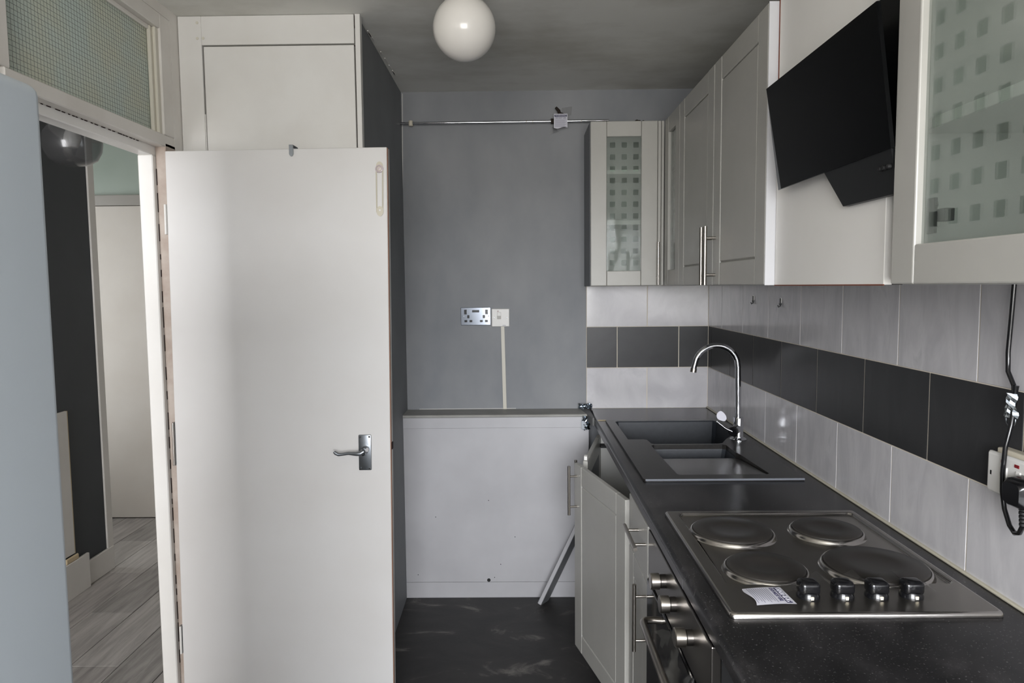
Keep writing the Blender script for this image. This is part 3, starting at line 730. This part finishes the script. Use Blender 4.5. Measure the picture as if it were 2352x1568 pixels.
# plate: upper edge leans into the room
Yh0, Yh1 = 1.243, 1.78
P_ = [(.608, 1.976), (.640, 1.732)]
def hoodL(y, off): return [(P_[0][0]+off, y, P_[0][1]), (P_[1][0]+off, y, P_[1][1]), (P_[1][0]+off+.007, y, P_[1][1]+.001), (P_[0][0]+off+.007, y, P_[0][1]+.001)]
def hoodF(ya, yb, o):   # slanted cut: ya at the top edge, yb at the bottom edge
    L = hoodL(0, 0); return [(L[0][0]+o, ya, L[0][2]), (L[1][0]+o, yb, L[1][2]), (L[2][0], yb, L[2][2]), (L[3][0], ya, L[3][2])]
MB().loft([hoodL(Yh0, 0), hoodF(Yh1-.002, Yh1-.026, 0)]).part('glass_plate', 'hood_glass', hd)
MB().loft([hoodF(Yh1-.002, Yh1-.026, .0002), hoodF(Yh1, Yh1, .003)]).part('plate_edge', 'hood_edge', hd)
MB().loft([[(.648, 1.250, 1.740), (.643, 1.250, 1.736), (.660, 1.250, 1.657), (.6725, 1.250, 1.657)],
           [(.648, 1.520, 1.740), (.643, 1.520, 1.736), (.660, 1.462, 1.657), (.6725, 1.462, 1.657)]]).part('intake', 'hood_body', hd)
b = MB()
for i, y in enumerate((1.262, 1.278, 1.292)): b.lathe([(0, 0), (.005, 0), (.004, .006), (0, .007)], (.650, y, 1.704), 12, Matrix.Rotation(-PI/2, 4, 'Y'))
b.part('control_button', 'black_matt', hd)
MB().box(.655, .6725, 1.28, 1.60, 1.742, 1.955, .003).part('motor_box', 'hood_body', hd)
MB().box(.652, .6725, 1.250, 1.322, 1.760, 2.40, .002).part('flue', 'hood_glass', hd)

# ------------------------------------------------------------------ worktop
wt = thing('worktop', 'dark speckled laminate worktop running along the right wall', 'worktop', (.63, 1.9, ZW))
ZB = ZW-.038
XE = .340
def prof(y, x1):
    pts = [(x1, y, ZW), (XE+.012, y, ZW)]
    for k in range(1, 6):
        t = math.radians(90+18*k); pts.append((XE+.012+.012*math.cos(t), y, ZW-.012+.012*math.sin(t)))
    pts += [(XE, y, ZB+.006), (XE+.006, y, ZB), (x1, y, ZB)]
    return pts
MB().loft([prof(.33, .384), prof(YB-.007, .384)]).part('front_strip', 'worktop_laminate', wt, True)
MB().box(XE-.0006, XE+.0004, 1.45, 2.75, ZB+.005, ZW-.0125).part('edge_reflection', 'worktop_sheen', wt)  # pale strip painting the reflection along the glossy front edge
b = MB()
def slab(x0, x1, y0, y1): b.box(x0, x1, y0, y1, ZB, ZW)
slab(.384, XW-.0025, .33, 1.250); slab(.384, XW-.0025, 1.834, 2.156); slab(.384, XW-.0025, 3.128, YB-.007)
slab(.872, XW-.0025, 1.250, 1.834); slab(.876, XW-.0025, 2.156, 3.128)
b.part('slab', 'worktop_laminate', wt)
MB().prism([(.332, 3.21), (.3405, 3.21), (.3405, YB-.008), (.300, YB-.008), (.300, 3.43)], 'z', ZB+.004, ZW+.0012).part('chipped_corner', 'tape_grey', wt)
MB().box(.350, .392, 3.150, 3.154, ZW, ZW+.003, .001).part('split_edge', 'plaster', wt, label='pale split along the far corner')

# ------------------------------------------------------------------ sink
sk = thing('sink', 'black composite one and a half bowl sink with drainer', 'sink', (.63, 2.64, ZW))
ZS = ZW+.007
outer = rrect(.381, .879, 2.153, 3.132, .012)
bowl = [(.420, 2.728), (.480, 2.728), (.492, 2.718), (.497, 2.652), (.508, 2.643), (.750, 2.643), (.765, 2.650), (.800, 2.722), (.850, 2.800), (.861, 2.820), (.862, 3.080), (.850, 3.098), (.432, 3.098), (.419, 3.085)]
half = [(.491, 2.490), (.500, 2.480), (.758, 2.480), (.768, 2.490), (.769, 2.618), (.758, 2.628), (.502, 2.628), (.491, 2.618)]
drain = [(.497, 2.216), (.506, 2.206), (.780, 2.206), (.789, 2.216), (.7745, 2.462), (.765, 2.474), (.502, 2.474), (.492, 2.464)]
union = [(.497, 2.216), (.506, 2.206), (.780, 2.206), (.789, 2.216), (.776, 2.462), (.7695, 2.500), (.7695, 2.618), (.758, 2.6285), (.502, 2.6285), (.4905, 2.618), (.4905, 2.490), (.4915, 2.464)]
b = MB().holed(outer, [bowl, union], ZS)
b.loft([[(*p, ZW-.001) for p in outer], [(*p, ZS) for p in outer]], False, False)
b.part('deck', 'sink_composite', sk)
MB().tube([(.386, 2.1535, ZS-.002), (.876, 2.1535, ZS-.002)], .0034, 8).part('front_edge_highlight', 'lip_highlight', sk, True)  # bright lip painted as the highlight of the near sink edge
def pit(loop, depth, draft, ZS=ZS):
    c = Vector((sum(p[0] for p in loop)/len(loop), sum(p[1] for p in loop)/len(loop)))
    L0 = [(p[0], p[1], ZS) for p in loop]; L1 = []
    L0b = [(p[0]+(c.x-p[0])*.01, p[1]+(c.y-p[1])*.01, ZS-.005) for p in loop]
    for p in loop:
        q = Vector(p)+(c-Vector(p)).normalized()*draft; L1.append((q.x, q.y, ZS-depth))
    L2 = [(p[0]+(c.x-p[0])*.08, p[1]+(c.y-p[1])*.08, ZS-depth-.006) for p in L1]
    return MB().loft([L0, L0b, L1, L2], False, True)
def flip(o):
    me = o.data; bm_ = bmesh.new(); bm_.from_mesh(me); bmesh.ops.reverse_faces(bm_, faces=bm_.faces[:]); bm_.to_mesh(me); bm_.free(); return o
flip(pit(bowl, .175, .022).part('bowl', 'sink_bowl', sk)); flip(pit(half, .100, .018, ZS-.017).part('half_bowl', 'sink_bowl', sk))
b = MB().loft([[(*p, ZS) for p in union], [(*p, ZS-.019) for p in union]], False, False)
flip(b.part('recess_wall', 'sink_composite', sk))
MB().grid(1, 6, lambda u, v: (.495+(.290-.016*v)*u, 2.207+.275*v, ZS-.0035-.0135*v)).part('drainer', 'drainer_sheen', sk)
for x, y, z in ((.64, 2.87, ZS-.180), (.63, 2.555, ZS-.120)):
    MB().lathe([(0, .002), (.020, .002), (.034, .004), (.038, .001), (.038, -.001)], (x, y, z), 28).part('waste', 'dull_chrome', sk, True)

# ------------------------------------------------------------------ tap
tp = thing('mixer_tap', 'chrome swan-neck mixer tap standing beside the black sink', 'tap', (.843, 2.71, ZS))
Yt = 2.71
MB().lathe([(0, 0), (.031, 0), (.031, .003), (.027, .007), (.0195, .010), (.0185, .016), (.0185, .030), (.0195, .085), (.018, .088), (0, .088)], (.843, Yt, ZS), 32).part('body', 'chrome', tp, True)
pts = [(.841, Yt, ZS+.085), (.839, Yt, 1.12), (.838, Yt, 1.185)] + arc((.755, Yt, 1.185), .083, 8, 172, 20)[1:] + [(.6705, Yt, 1.190), (.668, Yt, 1.178)]
MB().tube(pts, .0105, 18).part('spout', 'chrome', tp, True)
MB().cyl((.6690, Yt, 1.181), (.6668, Yt, 1.166), .0120, 18).part('aerator', 'satin_steel', tp, True)
A_ = Vector((.840, Yt, .948)); dv = Vector((-.55, -.80, -.10)).normalized()
MB().tube([A_, A_+dv*.042, A_+dv*.045], [.017, .0175, .016], 22).part('valve_barrel', 'chrome', tp, True)
MB().tube([A_+dv*.046, A_+dv*.056, A_+dv*.060], [.0185, .0185, .015], 22).part('lever_cap', 'black_plastic', tp, True)
C_ = A_+dv*.054
MB().tube([C_, C_+Vector((-.028, .004, .012)), C_+Vector((-.060, .008, .038))], [.0058, .0042, .0036], 10).part('lever', 'chrome', tp, True)
MB().prism([(.779+.0175*math.cos(t)*(1.2 if math.cos(t) > 0 else 1), .994+.0185*math.sin(t)-.011*max(0, math.cos(t))) for t in [2*PI*k/22 for k in range(22)]], 'y', 2.720, 2.7225).part('tag', 'paper', tp, label='white tag hanging by the tap lever')
MB().tube([(.797, 2.72, .978), (.810, 2.718, .966), (.826, Yt, .955)], .0012, 6).part('tag_tie', 'black_matt', tp)

# ------------------------------------------------------------------ hob
hb = thing('electric_hob', 'stainless steel electric hob set into the dark worktop', 'hob', (.628, 1.542, ZW))
def RR(i, z, r=.010): return rrect(.379+i, .876-i, 1.246+i, 1.838-i, r, z)
rc = rrect(.409, .862, 1.372, 1.817, .014)
holes = [rrect(.409, .862, 1.372, 1.817, .014)]
MB().loft([RR(0, ZW+.0005), RR(0, ZW+.0030), RR(.0006, ZW+.0062), RR(.0018, ZW+.0087), RR(.0038, ZW+.0102), RR(.006, ZW+.0105, .008)], False, False).part('rim', 'hob_rim', hb, True)
b = MB().holed([p[:2] for p in RR(.006, 0, .008)], [rc], ZW+.0105); b.part('top_sheet', 'hob_steel', hb)
def rc_i(i, z): return rrect(.409+i, .862-i, 1.372+i, 1.817-i, .014, z)
b = MB().loft([rc_i(0, ZW+.0105), rc_i(.0006, ZW+.0101), rc_i(.0016, ZW+.0082), rc_i(.0026, ZW+.0058), rc_i(.0038, ZW+.0046), rc_i(.006, ZW+.0042)], False, False)
flip(b.part('spill_edge', 'hob_rim', hb, True))
MB().holed(rrect(.4148, .8562, 1.3778, 1.8112, .013), [[(x+(r+.009)*math.cos(2*PI*k/40), y+(r+.009)*math.sin(2*PI*k/40)) for k in range(40)] for x, y, r in ((.510, 1.676, .093), (.738, 1.678, .079), (.513, 1.451, .080), (.746, 1.458, .102))], ZW+.0042).part('spill_tray', 'hob_steel', hb)
plates = ((.510, 1.676, .093), (.738, 1.678, .079), (.513, 1.451, .080), (.746, 1.458, .102))
for x, y, r in plates:
    hp_ = MB().lathe([(r+.0095, .0040), (r+.0080, .0052), (r+.0066, .0085), (r+.0052, .0118), (r+.0034, .0138), (r+.0012, .0142), (r-.002, .012)], (x, y, ZW), 56).part('hotplate_ring', 'hob_rim', hb, True)
    MB().lathe([(r-.001, .010), (r-.001, .0165), (r-.004, .0185), (r*.50, .0185), (r*.46, .0172), (0, .0172)], (x, y, ZW), 56).part('hotplate', 'cast_iron', hp_, True)
for x in (.547, .612, .677, .743):
    y, z = 1.316, ZW+.0105
    kb = MB().lathe([(0, 0), (.0215, 0), (.0215, .004), (.0195, .008), (.0190, .012), (0, .0125)], (x, y, z), 28).part('knob', 'black_plastic', hb, True)
    MB().box(x-.0190, x+.0190, y-.0165, y+.0165, z+.006, z+.033, .0085, 4).part('grip', 'black_plastic', kb, True)
    MB().box(x-.0035, x+.0035, y-.0215, y-.0185, z+.001, z+.008, .001).part('pointer', 'yellowed_plastic', kb)
wl_ = thing('warning_label', 'white paper warning label lying on the front left of the steel hob', 'label', (.47, 1.31, ZW+.011))
warning(wl_, (.432, 1.350, ZW+.0112), (.06, -1, 0), (1, .06, 0), (0, 0, 1), .074, .076)
ct = MB().grid(16, 3, lambda s, t: (.505+.295*s, 1.325+.035*t-.014*math.sin(s*9)*.3, ZW+.0125+.030*(.55+.45*math.cos(s*PI*8.2))*min(1, 8*s, 8*(1-s))+.002*t))
tag(ct.part('clear_tape', 'clear_film', None, True), 'strip of clear tape stretched across the black hob knobs', 'tape')

# ------------------------------------------------------------------ base units
ZD0, ZD1 = .095, .822
sb = thing('sink_base_unit', 'grey-cream base unit under the sink with both doors ajar', 'base unit', (.62, 2.7, 0))
b = MB()
b.box(.366, .900, 2.200, 2.217, ZD0, ZB-.001, .0008).box(.366, .900, 3.178, 3.195, ZD0, ZB-.001, .0008).box(.366, .900, 2.217, 3.178, ZD0, ZD0+.017, .0008)
b.box(.884, .900, 2.217, 3.178, ZD0+.017, .6)
b.box(.366, .382, 2.217, 3.178, ZB-.030, ZB-.002)
b.part('carcass', 'unit_carcass', sb)
MB().box(.405, .421, 2.200, 3.195, 0, ZD0-.002).part('plinth_board', 'unit_foil', sb)
def ajar_door(hx, hy, ang, sgn, label):
    """door built closed, then turned about its hinge line; sgn=+1 hinge at the near end"""
    e = bpy.data.objects.new('door', None); COL.objects.link(e); e.parent = sb; e.empty_display_size = .03
    e.location = Vector((hx, hy, 0))-sb.location; e.rotation_euler = (0, 0, ang); e['label'] = label
    w_ = .498; sw = .0775; th = .019
    def bx(a0, a1, c0, c1, d0, d1, bev=.003): return MB().box(d0, d1, min(sgn*a0, sgn*a1), max(sgn*a0, sgn*a1), c0, c1, bev, 2)
    bx(0, sw, ZD0, ZD1, 0, th).part('stile', 'unit_foil', e, local=True)
    bx(w_-sw, w_, ZD0, ZD1, 0, th).part('stile', 'unit_foil', e, local=True)
    bx(sw+.0005, w_-sw-.0005, ZD0, ZD0+.072, .0006, th).part('rail', 'unit_foil', e, local=True)
    bx(sw+.0005, w_-sw-.0005, ZD1-.072, ZD1, .0006, th).part('rail', 'unit_foil', e, local=True)
    bx(.01, w_-.01, ZD0+.01, ZD1-.01, .010, th-.0003, 0).part('back_board', 'carcass_shade', e, local=True)  # white inner face with its shade painted in
    a0, a1, c0, c1 = sw+.0006, w_-sw-.0006, ZD0+.0726, ZD1-.0726
    def L(i, dd): return [(dd, sgn*p[0], p[1]) for p in ((a0+i, c0+i), (a1-i, c0+i), (a1-i, c1-i), (a0+i, c1-i))]
    MB().loft([L(0, .018), L(0, .0062), L(.0012, .0058), L(.0048, .0016), L(.0060, .0012)], False, True).part('panel', 'unit_foil', e, local=True)
    y = sgn*(w_-.030)
    b = MB().cyl((-.032, y, .628), (-.032, y, .818), .0056, 14)
    for z in (.659, .777): b.cyl((-.032, y, z), (.001, y, z), .004, 10)
    b.part('handle', 'satin_steel', e, True, True)
    return e
ajar_door(.331, 2.203, math.radians(14.4), 1, 'near door swung about a hand open')
e2 = ajar_door(.349, 3.193, -math.radians(12.4), -1, 'far door swung open behind the near one')
MB().prism([(-.478, .822), (-.456, .822), (-.458, .834), (-.464, .839), (-.476, .836)], 'x', .002, .014).part('door_bumper', 'white_plastic', e2, local=True)
h2 = MB().box(.36, .40, 3.140, 3.176, .772, .786, .002).box(.395, .418, 3.162, 3.177, .755, .800, .002).part('door_hinge', 'black_matt', sb)
# drawer unit
db = thing('drawer_base_unit', 'narrow grey-cream base unit with one drawer over a door, left of the oven', 'base unit', (.62, 2.04, 0))
b = MB(); y0, y1 = 1.876, 2.197
b.box(.366, .900, y0, y0+.016, ZD0, ZB-.001).box(.366, .900, y1-.016, y1, ZD0, ZB-.001).box(.366, .900, y0+.016, y1-.016, ZD0, ZD0+.016).box(.884, .900, y0+.016, y1-.016, ZD0+.016, ZB-.001).box(.366, .382, y0+.016, y1-.016, ZB-.032, ZB-.001)
b.part('carcass', 'unit_carcass', db)
dw = MB().box(.343, .362, y0+.0015, y1-.0015, .6865, .848, .003, 2).part('drawer', 'unit_foil', db)
bar_handle(dw, (.309, 1.872, .787), (.309, 2.070, .787), (-.034, 0, 0), (.19, .78), .0058)
d_ = unit_door(db, ('x', .343), y0+.0015, y1-.0015, ZD0, .683, None, .078)
bar_handle(d_, (.311, 1.899, .487), (.311, 1.899, .678), (-.032, 0, 0), (.16, .82), .0058)
MB().box(.405, .421, y0, y1, 0, ZD0-.002).part('plinth_board', 'unit_foil', db)
# ------------------------------------------------------------------ oven
ov = thing('built_in_oven', 'black built-in oven with steel control fascia under the hob', 'oven', (.62, 1.55, 0))
Yo0, Yo1 = 1.240, 1.866
MB().box(.364, .900, Yo0+.012, Yo1-.012, .10, .845).part('body', 'black_matt', ov)
MB().box(.343, .363, Yo0, Yo1, .717, .846, .003, 2).part('fascia', 'fascia_steel', ov)
od = MB().box(.339, .363, Yo0+.002, Yo1-.002, .105, .7125, .004, 2).part('oven_door', 'oven_glass', ov)
MB().tube([(.341, 1.662, .690), (.318, 1.662, .692), (.300, 1.660, .692), (.293, 1.652, .692), (.291, 1.640, .692), (.291, 1.30, .692), (.293, 1.288, .692), (.300, 1.280, .692), (.341, 1.278, .690)], .0088, 14).part('handle', 'satin_steel', od, True)
for y, z in ((1.645, .796), (1.535, .790), (1.382, .792)):
    k_ = MB().lathe([(0, 0), (.0165, 0), (.0165, .012), (.0150, .013), (.0150, .015)], (.343, y, z), 26, Matrix.Rotation(-PI/2, 4, 'Y')).part('knob', 'fascia_steel', ov, True)
    MB().lathe([(.0150, .0145), (.0192, .0150), (.0192, .034), (.0175, .036), (0, .036)], (.343, y, z), 30, Matrix.Rotation(-PI/2, 4, 'Y')).part('knob_grip', 'satin_steel', k_, True)
    MB().box(.312, .313, y-.001, y+.001, z-.018, z-.004).part('pointer', 'black_matt', k_)
ct = MB().grid(12, 4, lambda s, t: (.288+.045*t+.010*math.sin(s*11+t*3), 1.50-.20*s-.05*t, .745-.10*s+.045*math.sin(s*7+t*4)*(.3+.7*s)))
tag(ct.part('clear_tape', 'clear_film', None, True), 'crumpled clear tape dangling over the oven handle', 'tape')
# void for a missing appliance, closed by an end panel towards the camera
ep = MB().box(.366, .925, .36, .378, 0, ZB-.001, .001).part('worktop_end_panel', 'unit_foil')
tag(ep, 'plain end panel carrying the near end of the worktop', 'panel')
# leaning plinth board
lp = thing('loose_plinth', 'loose white plinth board leaning into the gap beside the sink unit', 'board', (.072, 3.205, .0))
Lv = Vector((.425, 0, .905)).normalized(); Wv = Vector((.45, .85, 0)); Wv = (Wv-Lv*Wv.dot(Lv)).normalized(); Nv = Wv.cross(Lv)
lp.rotation_euler = Matrix((Nv, Wv, Lv)).transposed().to_euler()   # local x across the thickness, y across the board, z along it
MB().box(-.0085, .0085, 0, .100, .020, .80, .002).part('board', 'boxing_white', lp, local=True)
MB().box(-.0100, -.0086, 0.001, .099, .021, .799).part('shade_skin', 'carcass_shade', lp, local=True)  # thin grey skins paint shade onto the faces of the white board
MB().box(.0086, .0100, 0.001, .099, .021, .799).part('shade_skin', 'carcass_shade', lp, local=True)

# ------------------------------------------------------------------ small things on the tiled wall
so = thing('wall_socket', 'white double socket with red neons on the tiles at the right edge', 'socket', (XW, 1.27, 1.145))
MB().box(.904, XW-.002, 1.190, 1.332, 1.112, 1.190, .003, 2).part('back_box', 'yellowed_plastic', so)
MB().box(.8945, .904, 1.198, 1.345, 1.104, 1.182, .006, 3).part('plate', 'white_plastic', so)
for y in (1.299, 1.263): MB().box(.8935, .8955, y-.006, y+.006, 1.166, 1.172, .0005).part('neon', 'red_neon', so)
for y in (1.293, 1.258): MB().box(.8925, .8955, y-.006, y+.006, 1.140, 1.160, .001).part('rocker', 'white_plastic', so)
MB().box(.8938, .8950, 1.330, 1.3335, 1.137, 1.145).part('screw', 'black_matt', so)
pg = thing('mains_plug', 'black mains plug pushed into the white socket at the right edge', 'plug', (.87, 1.225, 1.13))
MB().loft([[(.8935, y, z) for y, z in rrect(1.196, 1.254, 1.104, 1.158, .008)], [(.866, y, z) for y, z in rrect(1.199, 1.251, 1.107, 1.155, .009)], [(.858, y, z) for y, z in rrect(1.204, 1.246, 1.112, 1.150, .010)]]).part('body', 'black_plastic', pg, True)
b = MB()
for i in range(5): b.lathe([(0, 0), (.0075-.0004*i, 0), (.0075-.0004*i, -.0042), (.006-.0004*i, -.0050), (0, -.005)], (.876, 1.216, 1.108-.0068*i), 14)
b.part('strain_relief', 'black_matt', pg, True)
MB().tube([(.876, 1.216, 1.076), (.878, 1.226, 1.060), (.884, 1.246, 1.052), (.888, 1.266, 1.060), (.890, 1.284, 1.085), (.889, 1.290, 1.115), (.888, 1.290, 1.15), (.888, 1.286, 1.20), (.898, 1.288, 1.24), (.908, 1.296, 1.28), (.911, 1.304, 1.31), (.910, 1.320, 1.335), (.910, 1.322, 1.37), (.910, 1.318, 1.43), (.910, 1.314, 1.497)], .0042, 12).part('cable', 'black_plastic', pg, True)
hk2 = thing('cable_hook', 'adhesive hook wrapped in silver tape holding the black cable on black tiles', 'hook', (.915, 1.30, 1.27))
MB().grid(6, 8, lambda s, t: (.905-.006*math.sin(s*PI)+.003*math.sin(s*17+t*9), 1.288+.022*s+.004*(1-t)*(s-.5)*3, 1.252+.045*t)).part('tape', 'foil', hk2)
MB().tube(arc((.905, 1.300, 1.248), .0125, -190, 10, 14, 'yz'), .0016, 8).cyl((.905, 1.287, 1.250), (.905, 1.313, 1.250), .0014, 8).part('ring', 'dull_chrome', hk2, True)
MB().tube([(.906, 1.294, 1.290), (.907, 1.293, 1.312)], [.004, .0055], 12).part('knob', 'black_plastic', hk2, True)
for i, (y, z, lb) in enumerate(((2.804, 1.440, 'small wire hook on the upper tiles, the one nearer the corner'), (2.512, 1.436, 'small wire hook on the upper tiles, the one nearer the hob'))):
    o = thing('tile_hook', lb, 'hook', (XW-.002, y, z), group='wire hooks on the tiles')
    MB().box(XW-.0042, XW-.0021, y-.004, y+.004, z-.002, z+.016, .0006).part('pad', 'white_plastic', o)
    MB().tube([(XW-.006, y, z+.014), (XW-.006, y, z-.014), (XW-.012, y, z-.017), (XW-.014, y, z-.010)], .0018, 8).tube([(XW-.005, y-.012, z-.004), (XW-.006, y, z-.014), (XW-.005, y+.012, z-.004)], .0008, 6).part('wire', 'black_matt', o, True)
# crumpled silver tape at the far corner of the worktop
def foil(x0, x1, y, z0, z1, seed):
    rnd = random.Random(seed); J = [[rnd.uniform(-1, 1) for _ in range(9)] for _ in range(9)]
    return MB().grid(8, 8, lambda s, t: (x0+(x1-x0)*s+.003*J[int(t*8)][int(s*8)], y-.012*math.sin(s*PI)+.006*J[int(s*8)][int(t*8)], z0+(z1-z0)*t+.003*J[int(t*8)][8-int(s*8)]))
tag(foil(.287, .352, 3.440, .899, .925, 3).part('foil_tape', 'foil'), 'crumpled silver tape on the far end of the worktop', 'tape')
fo = thing('foil_tape', 'crumpled silver tape hanging from the worktop corner over the white panel', 'tape', (.31, 3.30, .86))
foil(.292, .330, 3.309, .822, .888, 5).part('crumple', 'foil', fo)
MB().grid(3, 3, lambda s, t: (.289+.020*s, 3.300-.002*s, .826+.040*t)).part('flap', 'dull_chrome', fo)
# rubble on top of the corner wall unit
rb = thing('rubble', 'dark crumbled rubble on top of the corner glass-door unit', 'debris', (.58, 3.3, ZU1))
b = MB(); rnd = random.Random(4)
for i in range(26):
    r = rnd.uniform(.004, .010); x, y = .535+rnd.random()*.10, 3.24+rnd.random()*.06
    b.lathe([(0, -r*.7), (r*.9, -r*.3), (r, r*.2), (r*.5, r*.7), (0, r*.8)], (x, y, ZU1+.0005+r*.7+(rnd.random()*.006 if i > 15 else 0)), 6, Matrix.Rotation(rnd.random()*3, 4, 'Z'))
b.part('crumbs', 'brown_rag', rb)['kind'] = 'stuff'
MB().box(.425, .56, 3.236, 3.262, ZU1+.0005, ZU1+.006, .001).part('splinter', 'rebate_paint', rb)
